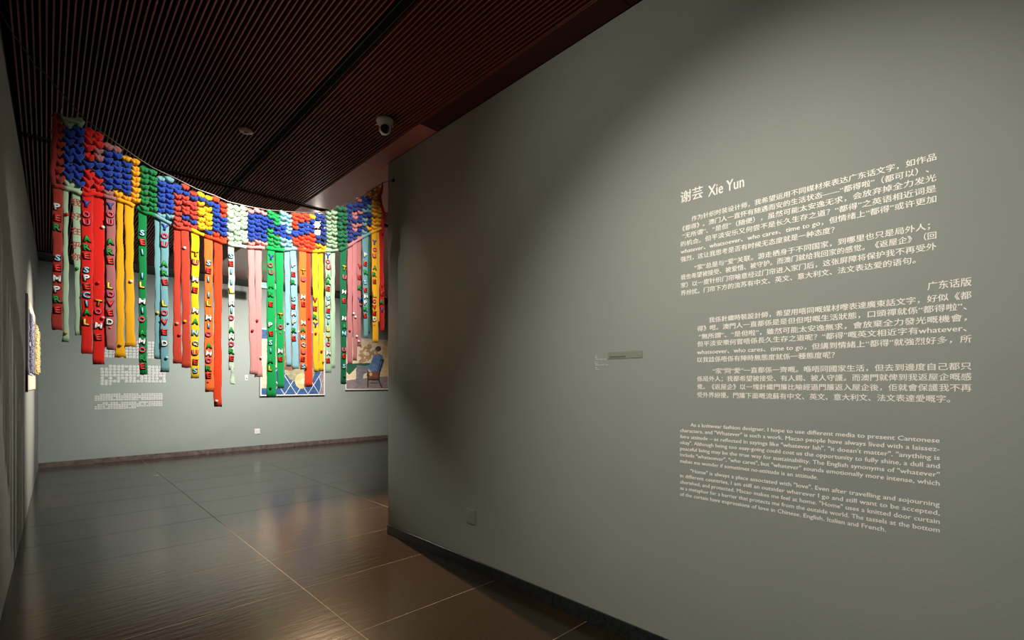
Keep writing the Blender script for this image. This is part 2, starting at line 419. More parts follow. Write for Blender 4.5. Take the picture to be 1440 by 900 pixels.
# ------------------------------------------------------------------ back wall text
def bw(px, py): 
    p = on_y(px, py, YB); return p.x, p.z
def back_block(name, label, x0, x1, ys_, cell, hgt, indent=(0,), short=None):
    a = bw(x0, ys_[0]); r = tag(empty(name, (a[0], YB - .001, a[1])), label, 'wall text')
    xa = bw(x0, 520)[0]; xb = bw(x1, 520)[0]
    rows = []
    for i, py in enumerate(ys_):
        z = bw((x0 + x1) / 2, py)[1]
        rows.append((xa + (cell * 2 if i in indent else 0), xb if not (short and i in short) else xa + (xb - xa) * short[i], z))
    dab_rows('b', rows, lambda u, v: (u, YB - .0012, v), m_vinyl, r, cell, hgt)
back_block('back_wall_text', 'uppermost white Chinese text grid on the back wall behind the yellow ribbons', 147, 234, [481, 485.2, 489.4, 493.6, 497.8, 502], .062, .05)
back_block('back_wall_text', 'second white Chinese text grid on the back wall, under the green ribbon end', 141, 234, [515.5, 519.6, 523.7, 527.8, 531.9, 536, 539.8], .062, .05, short={6: .17})
back_block('back_wall_text', 'lowest white text on the back wall, fine English lines', 133, 228, [554.3, 556.8, 559.3, 561.8, 566, 568.5, 571, 573.5], .04, .028, indent=(0, 4), short={7: .6})

# ------------------------------------------------------------------ paintings
def poly(bm, pts, place, layer, mi):
    f = bm.faces.new([bm.verts.new(place(u, v, layer)) for u, v in pts]); f.material_index = mi
def ell(cx, cy, rx, ry, n=18, rot=0):
    return [(cx + rx * math.cos(t) * math.cos(rot) - ry * math.sin(t) * math.sin(rot), cy + rx * math.cos(t) * math.sin(rot) + ry * math.sin(t) * math.cos(rot)) for t in [2 * math.pi * k / n for k in range(n)]]
def bar(x0, y0, x1, y1, wd):
    dx, dy = x1 - x0, y1 - y0; l = math.hypot(dx, dy); nx, ny = -dy / l * wd / 2, dx / l * wd / 2
    return [(x0 + nx, y0 + ny), (x1 + nx, y1 + ny), (x1 - nx, y1 - ny), (x0 - nx, y0 - ny)]
def paintm(name, r, g, b, d=14):
    return tint(mat(name, srgb(r, g, b), .7, bump=.3, bscale=40), srgb(max(r - d, 0), max(g - d, 0), max(b - d, 0)), srgb(min(r + d, 255), min(g + d, 255), min(b + d, 255)), 9, stretch=(1, 1, 2.2))
def painting(name, label, x0, x1, y0, y1, layers):
    p0 = on_y(x0, y1, YB - .06); p1 = on_y(x1, y0, YB - .06)
    X0, X1, Z0, Z1 = p0.x, p1.x, p0.z, p1.z
    root = tag(empty(name, ((X0 + X1) / 2, YB - .06, Z0)), label, 'painting')
    t = .028
    for a in ((X0, X1, Z1 - t, Z1), (X0, X1, Z0, Z0 + t), (X0, X0 + t, Z0 + t, Z1 - t), (X1 - t, X1, Z0 + t, Z1 - t)):
        o = bx('frame_bar', a[0], a[1], YB - .06, YB - .02, a[2], a[3], m_white, bev=.003); reparent(o, root)
    o = bx('backing', X0 + .01, X1 - .01, YB - .022, YB, Z0 + .01, Z1 - .01, m_blk); reparent(o, root)
    o = bx('canvas_board', X0 + t, X1 - t, YB - .05, YB - .022, Z0 + t, Z1 - t, layers[0][0]); reparent(o, root)
    W_, H_ = X1 - X0 - 2 * t, Z1 - Z0 - 2 * t
    place = lambda u, v, l: (X0 + t + min(max(u, 0), 1) * W_, YB - .0502 - .0001 * l, Z0 + t + min(max(v, 0), 1) * H_)
    ms = []; bm = bmesh.new()
    for l, (m, polys) in enumerate(layers[1:], 1):
        if m not in ms: ms.append(m)
        for pi, p in enumerate(polys): poly(bm, p, place, l * 4 + pi * .12, ms.index(m))
    o = build('painted_picture', bm, ms); reparent(o, root)
    return root
beige = paintm('paint_beige', 200, 184, 160); blue = paintm('paint_blue', 44, 82, 128); pale = paintm('paint_pale', 214, 216, 212)
tan = paintm('paint_tan', 222, 186, 132); olive = paintm('paint_olive', 150, 144, 110, 24); mauve = paintm('paint_mauve', 140, 122, 122)
rust = paintm('paint_rust', 132, 78, 58); cream = paintm('paint_cream', 236, 214, 176); grn = paintm('paint_green', 34, 92, 66)
skin = paintm('paint_skin', 190, 140, 108); brown = paintm('paint_brown', 138, 102, 72, 26); lblue = paintm('paint_light_blue', 96, 124, 168, 22)
hair = paintm('paint_hair', 88, 68, 52); greyp = paintm('paint_grey', 120, 118, 122); dgreen = paintm('paint_dark_green', 38, 56, 42)
lat = []
for k in range(5):
    xa = .16 + k * .19
    lat += [bar(xa, 0, xa + .19, .30, .010), bar(xa + .19, 0, xa, .30, .010)]
for k in range(6): lat += [bar(.16 + k * .19 - .095 + .095, .30, .16 + k * .19 + .095, .42, .008)]
painting('framed_painting', 'white-framed painting of a blue diamond-patterned floor, behind the green ribbons', 366, 457, 468, 557, [
    (beige,), (blue, [[(.0, .86), (.22, .86), (.22, 1), (0, 1)], [(.14, 0), (.94, 0), (.94, .42), (.14, .42)], [(0, 0), (.12, 0), (.12, .10), (0, .10)]]),
    (brown, [[(.24, .42), (.52, .38), (.5, 1), (.24, 1)]]), (greyp, [[(.5, .4), (.94, .4), (.94, 1), (.5, 1)]]),
    (blue, [[(.58, .5), (.78, .5), (.78, .95), (.58, .95)]]),
    (mauve, [[(.94, 0), (1, 0), (1, 1), (.94, 1)]]), (pale, lat),
    (olive, [[(.34, .36), (.44, .24), (.62, .16), (.80, .22), (.86, .38), (.74, .46), (.5, .46), (.38, .42)]]), (rust, [ell(.43, .42, .08, .045)]),
    (tan, [ell(.62, .215, .105, .125)]), (cream, [ell(.65, .215, .035, .045)])])
rnd = random.Random(3)
flowers = [ell(.42 + rnd.gauss(0, .11), .66 + rnd.gauss(0, .12), rnd.uniform(.03, .07), rnd.uniform(.03, .06), 8, rnd.random()) for _ in range(26)]
flow2 = [ell(.40 + rnd.gauss(0, .12), .66 + rnd.gauss(0, .11), rnd.uniform(.015, .04), rnd.uniform(.015, .035), 7, rnd.random()) for _ in range(24)]
chair = [bar(.80, .40, .88, .60, .03), bar(.74, .38, .82, .60, .015), bar(.78, .38, .86, .60, .012), bar(.80, .40, .76, .18, .035), bar(.76, .2, .84, .02, .03),
         bar(.50, .36, .50, .02, .03), bar(.50, .19, .78, .19, .035), bar(.56, .12, .76, .12, .012), bar(.80, .6, .90, .6, .025)]
painting('framed_painting', 'white-framed painting of a seated figure in blue on a green chair beside flowers', 486, 547, 478.5, 548.5, [
    (cream,), (mauve, [[(0, 0), (1, 0), (1, .26), (.6, .24), (.3, .2), (0, .17)]]), (tan, [[(.82, .26), (1, .26), (1, 1), (.9, 1), (.84, .7)]]),
    (paintm('paint_dry_flower', 180, 146, 108, 20), flowers), (skin, flow2[:14]), (cream, flow2[14:]),
    (grn, [[(0, .50), (.56, .53), (.56, .48), (.24, .44), (.06, .28), (.0, .34)]]),
    (greyp, [[(.24, .48), (.50, .46), (.52, .34), (.40, .30), (.36, .08), (.22, .10), (.22, .36)]]),
    (lblue, [[(.44, .46), (.56, .50), (.62, .66), (.72, .74), (.86, .70), (.90, .56), (.82, .36), (.60, .34)]]), (brown, [ell(.56, .28, .09, .07), ell(.66, .30, .08, .06)]),
    (rust, [[(.50, .34), (.80, .36), (.78, .20), (.52, .20)]]), (tan, [ell(.57, .30, .035, .04)]),
    (skin, [ell(.71, .80, .045, .06), ell(.72, .72, .03, .03)]), (hair, [ell(.755, .83, .07, .055)]), (dgreen, chair)])

# ------------------------------------------------------------------ artwork on the left wall
def lw(px, py, off=0):
    """point on the (slightly skewed) left wall"""
    a, b = ray(px); z = (-0.281 + off) / (a - 0.01426 * b)
    return Vector((a * z, b * z, HC + (540 - py) / F * z))
pA, pB = lw(35.6, 540), lw(47.5, 540)
ztop, zbot = lw(35.6, 415).z, lw(35.6, 549).z
YA, YBb = pA.y, pB.y
art = tag(empty('relief_artwork', (xl(YA), YA, zbot)), 'cream panel with a beaded grey and yellow textile, hung on the left wall', 'artwork')
def lprism(name, y0, y1, z0, z1, d0, d1, m):
    bm = bmesh.new(); prism(bm, [(xl(y0) + d0, y0), (xl(y0) + d1, y0), (xl(y1) + d1, y1), (xl(y1) + d0, y1)], z0, z1)
    o = build(name, bm, m); reparent(o, art); return o
m_cream = mat('cream_board', srgb(232, 208, 184), .7, bump=.2)
lprism('frame_side', YA - .03, YA, zbot - .02, ztop + .02, 0, .022, m_dark)
lprism('panel_board', YA, YBb, zbot, ztop, 0, .02, m_cream)
m_tex1 = tint(mat('textile_grey', srgb(140, 140, 150), .9, bump=.5, bscale=60), srgb(150, 152, 166), srgb(196, 196, 200), 22)
m_tex2 = tint(mat('textile_yellow', srgb(206, 184, 128), .9, bump=.5, bscale=60), srgb(190, 170, 110), srgb(226, 206, 160), 22)
Lh = YBb - YA; Hh = ztop - zbot
lprism('textile_panel', YA + .04, YA + Lh * .55, zbot + Hh * .17, zbot + Hh * .86, .02, .030, m_tex1)
lprism('textile_panel', YA + Lh * .45, YBb + .1, zbot + Hh * .20, zbot + Hh * .80, .020, .055, m_tex2)
bm1, bm2 = bmesh.new(), bmesh.new()
for k in range(260):
    yy = YA + .06 + random.random() * Lh * .5; zz = zbot + Hh * random.uniform(.19, .84)
    bmesh.ops.create_icosphere(bm1, subdivisions=1, radius=.018, matrix=Matrix.Translation((xl(yy) + .032, yy, zz)))
    yy = YA + Lh * .47 + random.random() * (Lh * .6); zz = zbot + Hh * random.uniform(.22, .78)
    bmesh.ops.create_icosphere(bm2, subdivisions=1, radius=.018, matrix=Matrix.Translation((xl(yy) + .058, yy, zz)))
o = build('bead_field', bm1, mat('bead_dark', srgb(104, 100, 130), .5)); reparent(o, art); o['kind'] = 'stuff'
o = build('bead_field', bm2, mat('bead_ochre', srgb(196, 172, 120), .5)); reparent(o, art); o['kind'] = 'stuff'

# ------------------------------------------------------------------ ceiling devices
c = Vector((2.095, 3.75, HCEIL))
cr = tag(empty('dome_camera', c), 'white turret security camera hanging from the slatted ceiling', 'camera')
bm = bmesh.new(); lathe(bm, [(.066, 0), (.072, -.008), (.070, -.024), (.060, -.040), (.050, -.058), (.046, -.07)], (0, 0, 0)); o = build('mount_base', bm, m_white, cr, True)
bm = bmesh.new()
bmesh.ops.create_uvsphere(bm, u_segments=24, v_segments=16, radius=.050, matrix=Matrix.Translation((0, 0, -.082))); o = build('camera_ball', bm, m_white, cr, True)
d = (Vector((0.3, 0.2, 1.9)) - (c + Vector((0, 0, -.082)))).normalized()
q = d.to_track_quat('Z', 'Y').to_matrix().to_4x4()
bm = bmesh.new(); lathe(bm, [(.033, .028), (.036, .040), (.036, .049), (.032, .052), (.001, .0525)], (0, 0, -.082), M=q); build('lens_face', bm, m_lens, cr, True)
bm = bmesh.new(); lathe(bm, [(.010, .0525), (.010, .0545), (.001, .055)], (0, 0, -.082), 16, M=q); build('lens', bm, mat('lens_glass', srgb(40, 42, 48), .05), cr, True)
for s in (-1, 1):
    bm = bmesh.new(); lathe(bm, [(.009, -.004), (.009, .004), (.001, .005)], (s * .058, -s * .03, -.05), 12, M=Matrix.Rotation(math.pi / 2, 4, 'Y')); build('side_screw', bm, m_white, cr, True)
c = Vector((1.285, 4.76, HCEIL))
sd = tag(empty('smoke_detector', c), 'flat round pinkish smoke detector on the ceiling slats above the curtain', 'smoke detector')
bm = bmesh.new(); lathe(bm, [(.050, 0), (.058, -.004), (.058, -.014), (.050, -.022), (.030, -.026), (.001, -.027)], (0, 0, 0)); build('detector_body', bm, mat('detector_beige', srgb(176, 150, 138), .5), sd, True)
bm = bmesh.new(); lathe(bm, [(.016, -.026), (.014, -.034), (.001, -.035)], (0, 0, 0)); build('sensor_cap', bm, mat('detector_beige', srgb(176, 150, 138), .5), sd, True)

# exit sign
pL, pRr = on_y(366.5, 396.5, 11.0), on_y(388.5, 407.5, 11.0)
cx = (pL.x + pRr.x) / 2
ex = tag(empty('exit_sign', (cx, 11.0, (pL.z + pRr.z) / 2)), 'small glowing green exit sign hanging from the far ceiling', 'exit sign')
m_g = mat('sign_green', srgb(10, 150, 70), .4, emit=srgb(20, 220, 100), estr=.75)
m_gw = mat('sign_glyph', srgb(60, 220, 120), .5, emit=srgb(70, 250, 130), estr=.8)
o = bx('sign_case', pL.x, pRr.x, 10.985, 11.02, pRr.z, pL.z, m_blk, bev=.003); reparent(o, ex)
o = bx('sign_face', pL.x + .008, pRr.x - .008, 10.981, 10.985, pRr.z + .008, pL.z - .008, m_g); reparent(o, ex)
zc = (pL.z + pRr.z) / 2
bm = bmesh.new()
def yq(pts): bm.faces.new([bm.verts.new((cx + a, 10.9805, zc + b)) for a, b in pts])
yq([(-.13, 0), (-.09, .035), (-.09, .012), (-.04, .012), (-.04, -.012), (-.09, -.012), (-.09, -.035)])
o = build('arrow', bm, m_gw); reparent(o, ex); bm = bmesh.new()
yq([(.03, .05), (.11, .05), (.11, -.05), (.03, -.05)])
o = build('door_symbol', bm, m_gw); reparent(o, ex)
for s in (-.1, .1):
    bm = bmesh.new(); tube(bm, [(cx + s, 11.0, pL.z - .002), (cx + s, 11.0, HCEIL)], .005); o = build('hanger_rod', bm, m_dark); reparent(o, ex)

# visible spot lamp beyond the curtain: case + glowing lens + its own light
lp = on_y(447, 327, 7.08); 
LB = Vector((lp.x, 7.08, lp.z))
sp = tag(empty('spot_lamp', LB), 'dazzling round spotlight glaring through the knitted curtain from beyond', 'spotlight')
tgt = Vector((2.35, 4.2, 0)); d = (tgt - LB).normalized(); q = d.to_track_quat('Z', 'Y').to_matrix().to_4x4()
bm = bmesh.new(); lathe(bm, [(.03, -.05), (.045, -.045), (.048, -.01), (.05, .0), (.043, .0), (.040, -.012), (.001, -.0125)], (0, 0, 0), M=q); build('lamp_case', bm, m_blk, sp, True)
bm = bmesh.new(); lathe(bm, [(.038, -.009), (.036, .006), (.024, .016), (.001, .02)], (0, 0, 0), M=q); build('lamp_lens', bm, mat('lamp_glow', (1, .95, .85), .3, emit=(1, .93, .8, 1), estr=700), sp, True)
bm = bmesh.new(); tube(bm, [tuple(q.to_3x3() @ Vector((0, 0, -.04))), (0, .02, HCEIL - LB.z)], .008); build('lamp_stem', bm, m_blk, sp)
spot('spot_beyond', LB + d * .03, tgt, 2300, 60, .8, AMBER, .03)

# ------------------------------------------------------------------ the knitted curtain
YC = 4.25
def wool(name, r, g, b):
    m = mat('wool_' + name, srgb(r, g, b), .85, bump=.5, bscale=260, spec=.25, sheen=.25)
    return m
WC = dict(maroon=(168, 56, 44), mint=(176, 206, 170), blue=(30, 72, 172), red=(232, 34, 24), mauve=(176, 112, 108), yellow=(246, 176, 18),
          green=(8, 132, 66), teal=(118, 170, 176), brick=(202, 66, 44), lemon=(250, 206, 22), orange=(246, 74, 30), peach=(255, 122, 48), white=(214, 234, 208),
          pink=(232, 160, 156), emerald=(10, 168, 84), sky=(150, 200, 214), amber=(244, 176, 20), sage=(152, 178, 146), forest=(10, 104, 62),
          navy=(30, 56, 130), rose=(196, 122, 124), steel=(110, 156, 162), sun=(250, 206, 30), crimson=(206, 28, 24))
def interp(tab, x):
    for (a, b), (c_, d_) in zip(tab, tab[1:]):
        if x <= c_: return b + (d_ - b) * (x - a) / (c_ - a)
    return tab[-1][1]
TOP = [(73, 160), (90, 166), (113, 170), (130, 182), (145, 197), (170, 213), (193, 229), (215, 243), (232, 250), (260, 262), (280, 271), (300, 279), (320, 288), (345, 293), (372, 298), (400, 300), (440, 302), (460, 300), (475, 294), (490, 289), (505, 281), (520, 271), (536, 263)]
BOT = [(73, 258), (100, 264), (122, 272), (136, 270), (150, 274), (175, 281), (190, 288), (205, 297), (218, 300), (232, 308), (250, 318), (268, 320), (285, 328), (300, 333), (318, 339), (330, 343), (350, 345), (372, 346), (392, 349), (412, 347), (440, 351), (460, 350), (478, 349), (490, 343), (505, 333), (520, 325), (536, 318)]
CM = [(89, [(1, 'maroon')]), (101, [(.10, 'mint'), (.92, 'blue'), (1, 'mint')]), (113, [(.10, 'mint'), (.94, 'blue'), (1, 'mint')]),
      (122, [(.44, 'red'), (.64, 'blue'), (1, 'red')]), (135, [(.5, 'red'), (.68, 'blue'), (1, 'red')]), (142, [(.3, 'red'), (.48, 'mauve'), (.72, 'blue'), (1, 'red')]),
      (149, [(.36, 'mauve'), (.66, 'blue'), (1, 'mauve')]), (160, [(.18, 'mauve'), (.9, 'blue'), (1, 'mauve')]), (172, [(.1, 'mauve'), (.9, 'blue'), (1, 'yellow')]),
      (181, [(.14, 'yellow'), (.86, 'blue'), (1, 'yellow')]), (193, [(1, 'yellow')]), (219, [(1, 'green')]), (231, [(.12, 'teal'), (.84, 'blue'), (1, 'teal')]), (244, [(.08, 'teal'), (.88, 'blue'), (1, 'teal')]),
      (256, [(.3, 'blue'), (.82, 'brick'), (.92, 'blue'), (1, 'brick')]), (273, [(.1, 'brick'), (.28, 'blue'), (.8, 'brick'), (.9, 'blue'), (1, 'brick')]),
      (283, [(.1, 'lemon'), (.28, 'blue'), (.82, 'lemon'), (.92, 'blue'), (1, 'lemon')]), (294, [(.12, 'lemon'), (.3, 'blue'), (.82, 'lemon'), (1, 'blue')]),
      (305, [(.16, 'orange'), (.92, 'blue'), (1, 'orange')]), (314, [(.34, 'orange'), (.84, 'blue'), (1, 'orange')]), (322, [(1, 'orange')]), (346, [(1, 'white')]),
      (372, [(.08, 'pink'), (.93, 'blue'), (1, 'pink')]), (382, [(.24, 'emerald'), (.52, 'blue'), (1, 'emerald')]), (392, [(.36, 'emerald'), (.64, 'blue'), (1, 'emerald')]),
      (402, [(.42, 'sky'), (.74, 'blue'), (1, 'sky')]), (413, [(.58, 'sky'), (.8, 'blue'), (1, 'sky')]), (422, [(.44, 'orange'), (.7, 'blue'), (1, 'orange')]), (431, [(.3, 'orange'), (.6, 'blue'), (1, 'orange')]),
      (439, [(.12, 'amber'), (.5, 'blue'), (1, 'orange')]), (456, [(.06, 'amber'), (.9, 'navy'), (1, 'amber')]), (473, [(1, 'sage')]), (486, [(1, 'forest')]),
      (494, [(1, 'navy')]), (501, [(.24, 'navy'), (.42, 'rose'), (.6, 'navy'), (.78, 'rose'), (1, 'navy')]), (508, [(.1, 'rose'), (.3, 'navy'), (.42, 'rose'), (.62, 'navy'), (.78, 'rose'), (1, 'navy')]),
      (515, [(.34, 'navy'), (.46, 'steel'), (.6, 'navy'), (.76, 'steel'), (.94, 'navy'), (1, 'steel')]), (522, [(.12, 'amber'), (.34, 'navy'), (.6, 'steel'), (.94, 'navy'), (1, 'amber')]), (540, [(1, 'amber')])]
cur = tag(empty('knitted_curtain', (1.2, YC, 2.6)), 'multicoloured chunky knitted hanging with blue letter shapes and long lettered ribbons across the passage', 'curtain')
# smooth-knit lobes
base = bmesh.new(); bmesh.ops.create_uvsphere(base, u_segments=8, v_segments=6, radius=1)
SV = [v.co.copy() for v in base.verts]; base.verts.index_update(); SF = [[v.index for v in f.verts] for f in base.faces]; base.free()
cells = {}
def lobe(key, c_, rx, ry, rz, rot, yaw=0):
    V_, F_ = cells.setdefault(key, ([], [])); n0 = len(V_)
    R_ = Matrix.Rotation(rot, 3, 'Y') @ Matrix.Rotation(yaw, 3, 'Z')
    for v in SV:
        k = 1 - .30 * v.x                       # pear-shaped lobe
        V_.append(c_ + R_ @ Vector((v.x * rx, v.y * ry * k, v.z * rz * k)))
    F_.extend([[i + n0 for i in f] for f in SF])
ROWS = 8
XA, XB = on_y(75, 300, YC).x, on_y(535, 300, YC).x
NC = 47
def px_of(X):        # inverse of on_y in the curtain plane
    r = X / YC; t = (r * cs - sn) / (cs + r * sn); return 720 + t * F
for ci in range(NC):
    X = XA + (ci + .5) / NC * (XB - XA); wX = (XB - XA) / NC
    px = px_of(X)
    reg = next(i for i, (lim, _) in enumerate(CM) if px <= lim)
    zt_ = on_y(px, interp(TOP, px), YC).z; zb_ = on_y(px, interp(BOT, px), YC).z
    rows_ = ROWS if px < 460 else ROWS + 1
    hrow = (zt_ - zb_) / rows_
    sgn = 1 if ci % 2 else -1
    for rI in range(rows_):
        v_ = (rI + .5) / rows_
        colr = next(cn for lim, cn in CM[reg][1] if v_ <= lim + 1e-6)
        key = (colr, reg if colr not in ('blue', 'navy') else ('L', px > 135, px > 200, px > 330, px > 360, px > 400 , px > 470))
        zc_ = zt_ + (zb_ - zt_) * (v_ + sgn * .2 / rows_) + random.uniform(-.006, .006)
        if 441 < px < 454 and .3 < v_ < .62: continue      # loose gap in the stitches where the lamp glares through
        yy = YC + random.uniform(-.008, .008)
        zig = (1 if rI % 2 else -1) * wX * .05
        for sd in (-1, 1):                        # the two legs of one knitted V
            g_ = random.uniform(.88, 1.14)
            lobe(key, Vector((X + zig + sd * wX * .24, yy - .008 + random.uniform(-.004, .004), zc_ + random.uniform(-.002, .002))),
                 hrow * .60 * g_, .025 * g_, wX * .265 * g_, sd * -.86 + random.uniform(-.22, .22) + (math.pi if sd < 0 else 0), 0)
        lobe(key, Vector((X - zig, yy + .018, zc_ + hrow * .5)), wX * .5, .014, hrow * .42, random.uniform(-.3, .3), 0)
names_done = {}
for key, (V_, F_) in cells.items():
    me = bpy.data.meshes.new('knitted_patch'); me.from_pydata([tuple(v) for v in V_], [], F_); me.update()
    for p in me.polygons: p.use_smooth = True
    me.materials.append(wool(key[0], *WC[key[0]]))
    o = link('knitted_patch', me); reparent(o, cur); o['kind'] = 'stuff'; o['label'] = 'chunky %s wool stitches' % {'white': 'pale mint', 'crimson': 'dark red', 'lemon': 'yellow', 'sun': 'yellow'}.get(key[0], key[0])
# rolled hems along the bottom of each colour and the right-hand corded edge
def hem(x0, x1, colr, r=.017):
    bm = bmesh.new(); pts = []
    n = max(3, int((x1 - x0) / 6))
    for k in range(n + 1):
        px = x0 + (x1 - x0) * k / n
        p = on_y(px, interp(BOT, px) + 3, YC); pts.append((p.x, YC - .012 + .004 * math.sin(k * 2), p.z + .004 * math.sin(k * 3)))
    tube(bm, pts, [r * (.8 + .2 * math.sin(k * 2.1)) for k in range(n + 1)], 8)
    o = build('rolled_hem', bm, wool(colr, *WC[colr]), None, True); reparent(o, cur)
for a in [(74, 90, 'maroon'), (90, 114, 'mint'), (115, 145, 'red'), (145, 163, 'mauve'), (164, 188, 'yellow'), (192, 218, 'green'), (217, 240, 'teal'), (243, 268, 'brick'), (268, 286, 'lemon'),
          (287, 318, 'orange'), (320, 345, 'white'), (346, 371, 'pink'), (373, 399, 'emerald'), (399, 416, 'sky'), (417, 438, 'orange'), (438, 456, 'amber'), (457, 474, 'sage'), (476, 488, 'forest'), (488, 508, 'rose'), (508, 520, 'steel'), (520, 535, 'amber')]: hem(*a)
def cord(pts_px, r, colr, dy=-.03, name='edge_cord'):
    bm = bmesh.new(); tube(bm, [tuple(on_y(x, y, YC) + Vector((0, dy, 0))) for x, y in pts_px], r, 8)
    o = build(name, bm, wool(colr, *WC[colr]), None, True); reparent(o, cur)
cord([(536, 258), (535, 268), (532, 278), (534, 290), (538, 302), (536, 312), (537, 330)], [.004, .012, .016, .015, .014, .014, .012], 'crimson')
cord([(78, 160), (77, 175), (78, 192), (75, 205), (76, 222), (73, 240), (75, 262)], [.004, .010, .014, .012, .015, .013, .014], 'maroon')
cord([(86, 167), (90, 170), (98, 172), (108, 175), (113, 178)], [.006, .011, .013, .011, .006], 'mint', -.045)

# ribbons --------------------------------------------------------------
def fabric(colr):
    n = 'rib_' + colr
    if n in MATS: return MATS[n]
    m = bpy.data.materials.new(n); m.use_nodes = True; MATS[n] = m
    nt = m.node_tree; b = nt.nodes['Principled BSDF']; N = nt.nodes.new; L = nt.links.new
    b.inputs['Base Color'].default_value = srgb(*WC[colr]); b.inputs['Roughness'].default_value = .85; b.inputs['Sheen Weight'].default_value = .2
    b.inputs['Specular IOR Level'].default_value = .2
    geo = N('ShaderNodeNewGeometry'); wv = N('ShaderNodeTexWave'); wv.bands_direction = 'X'; wv.inputs['Scale'].default_value = 90; wv.inputs['Distortion'].default_value = .6
    L(geo.outputs['Position'], wv.inputs['Vector'])
    bp = N('ShaderNodeBump'); bp.inputs['Strength'].default_value = .5; bp.inputs['Distance'].default_value = .002
    L(wv.outputs['Fac'], bp.inputs['Height']); L(bp.outputs[0], b.inputs['Normal'])
    return m
LC = {'Y': (70, 80, 190), 'O': (236, 80, 110), 'U': (236, 90, 110), 'A': (30, 160, 60), 'R': (30, 150, 60), 'E': (230, 50, 36), 'S': (170, 224, 240), 'P': (240, 240, 236),
      'C': (130, 216, 240), 'I': (130, 214, 240), 'L': (246, 206, 50), 'T': (246, 196, 40), 'M': (244, 240, 236), 'V': (222, 36, 40), 'D': (244, 240, 230), 'N': (150, 220, 236), 'Q': (246, 246, 240), '.': (230, 90, 90)}
m_edge_shadow = mat('letter_edge_shadow', srgb(20, 14, 16), .6)
LM = {}
def letter_mesh(ch):
    if ch in LM: return LM[ch]
    if ch == '.':
        bm = bmesh.new(); bmesh.ops.create_icosphere(bm, subdivisions=2, radius=.008); me = bpy.data.meshes.new('letter'); bm.to_mesh(me); bm.free()
        me.materials.append(mat('letter_dot', srgb(*LC['.']), .5)); LM[ch] = me; return me
    fr = text_mesh(ch, 1.0, offset=.035, res=3); bk = text_mesh(ch, 1.0, offset=.085, res=3)
    x0, x1, y0, y1 = bounds(fr); s_ = .040 / (y1 - y0); sx = s_ if ch in 'I' else min(s_ * 1.15, .036 / (x1 - x0))
    bm = bmesh.new()
    for me, z0, z1, mi, ext in ((bk, 0, .004, 1, 0), (fr, .004, .008, 0, 0)):
        b_ = bmesh.new(); b_.from_mesh(me)
        for v in b_.verts: v.co = Vector(((v.co.x - (x0 + x1) / 2) * sx + (.0012 if mi else 0), (v.co.y - (y0 + y1) / 2) * s_ - (.0012 if mi else 0), z0))  # dark outline shifted right and down, doubling as a built-in drop shadow
        bmesh.ops.remove_doubles(b_, verts=b_.verts, dist=1e-6)
        r_ = bmesh.ops.extrude_face_region(b_, geom=b_.faces[:])
        for v in [g for g in r_['geom'] if isinstance(g, bmesh.types.BMVert)]: v.co.z = z1
        bmesh.ops.recalc_face_normals(b_, faces=b_.faces)
        for f in b_.faces: f.material_index = mi
        t_ = bpy.data.meshes.new('t'); b_.to_mesh(t_); b_.free(); bm.from_mesh(t_); bpy.data.meshes.remove(t_)
    me = bpy.data.meshes.new('letter'); bm.to_mesh(me); bm.free()
    me.materials.append(mat('letter_' + ch, srgb(*LC[ch]), .5)); me.materials.append(m_edge_shadow)
    LM[ch] = me; return me
MF = Matrix(((1, 0, 0), (0, 0, -1), (0, 1, 0))).to_4x4()      # faces -Y
rr = random.Random(11)
pom_me = {}
def pom(colr):
    if colr not in pom_me:
        bm = bmesh.new(); bmesh.ops.create_icosphere(bm, subdivisions=2, radius=.011)
        me = bpy.data.meshes.new('pompom'); bm.to_mesh(me); bm.free()
        for p in me.polygons: p.use_smooth = True
        me.materials.append(mat('pom_' + colr, srgb(*{'white': (240, 236, 230), 'red': (220, 40, 40), 'yellow': (240, 190, 40), 'pink': (240, 150, 160), 'green': (20, 130, 60), 'sky': (140, 210, 230), 'gold': (200, 160, 60)}[colr]), .5))
        pom_me[colr] = me
    return pom_me[colr]
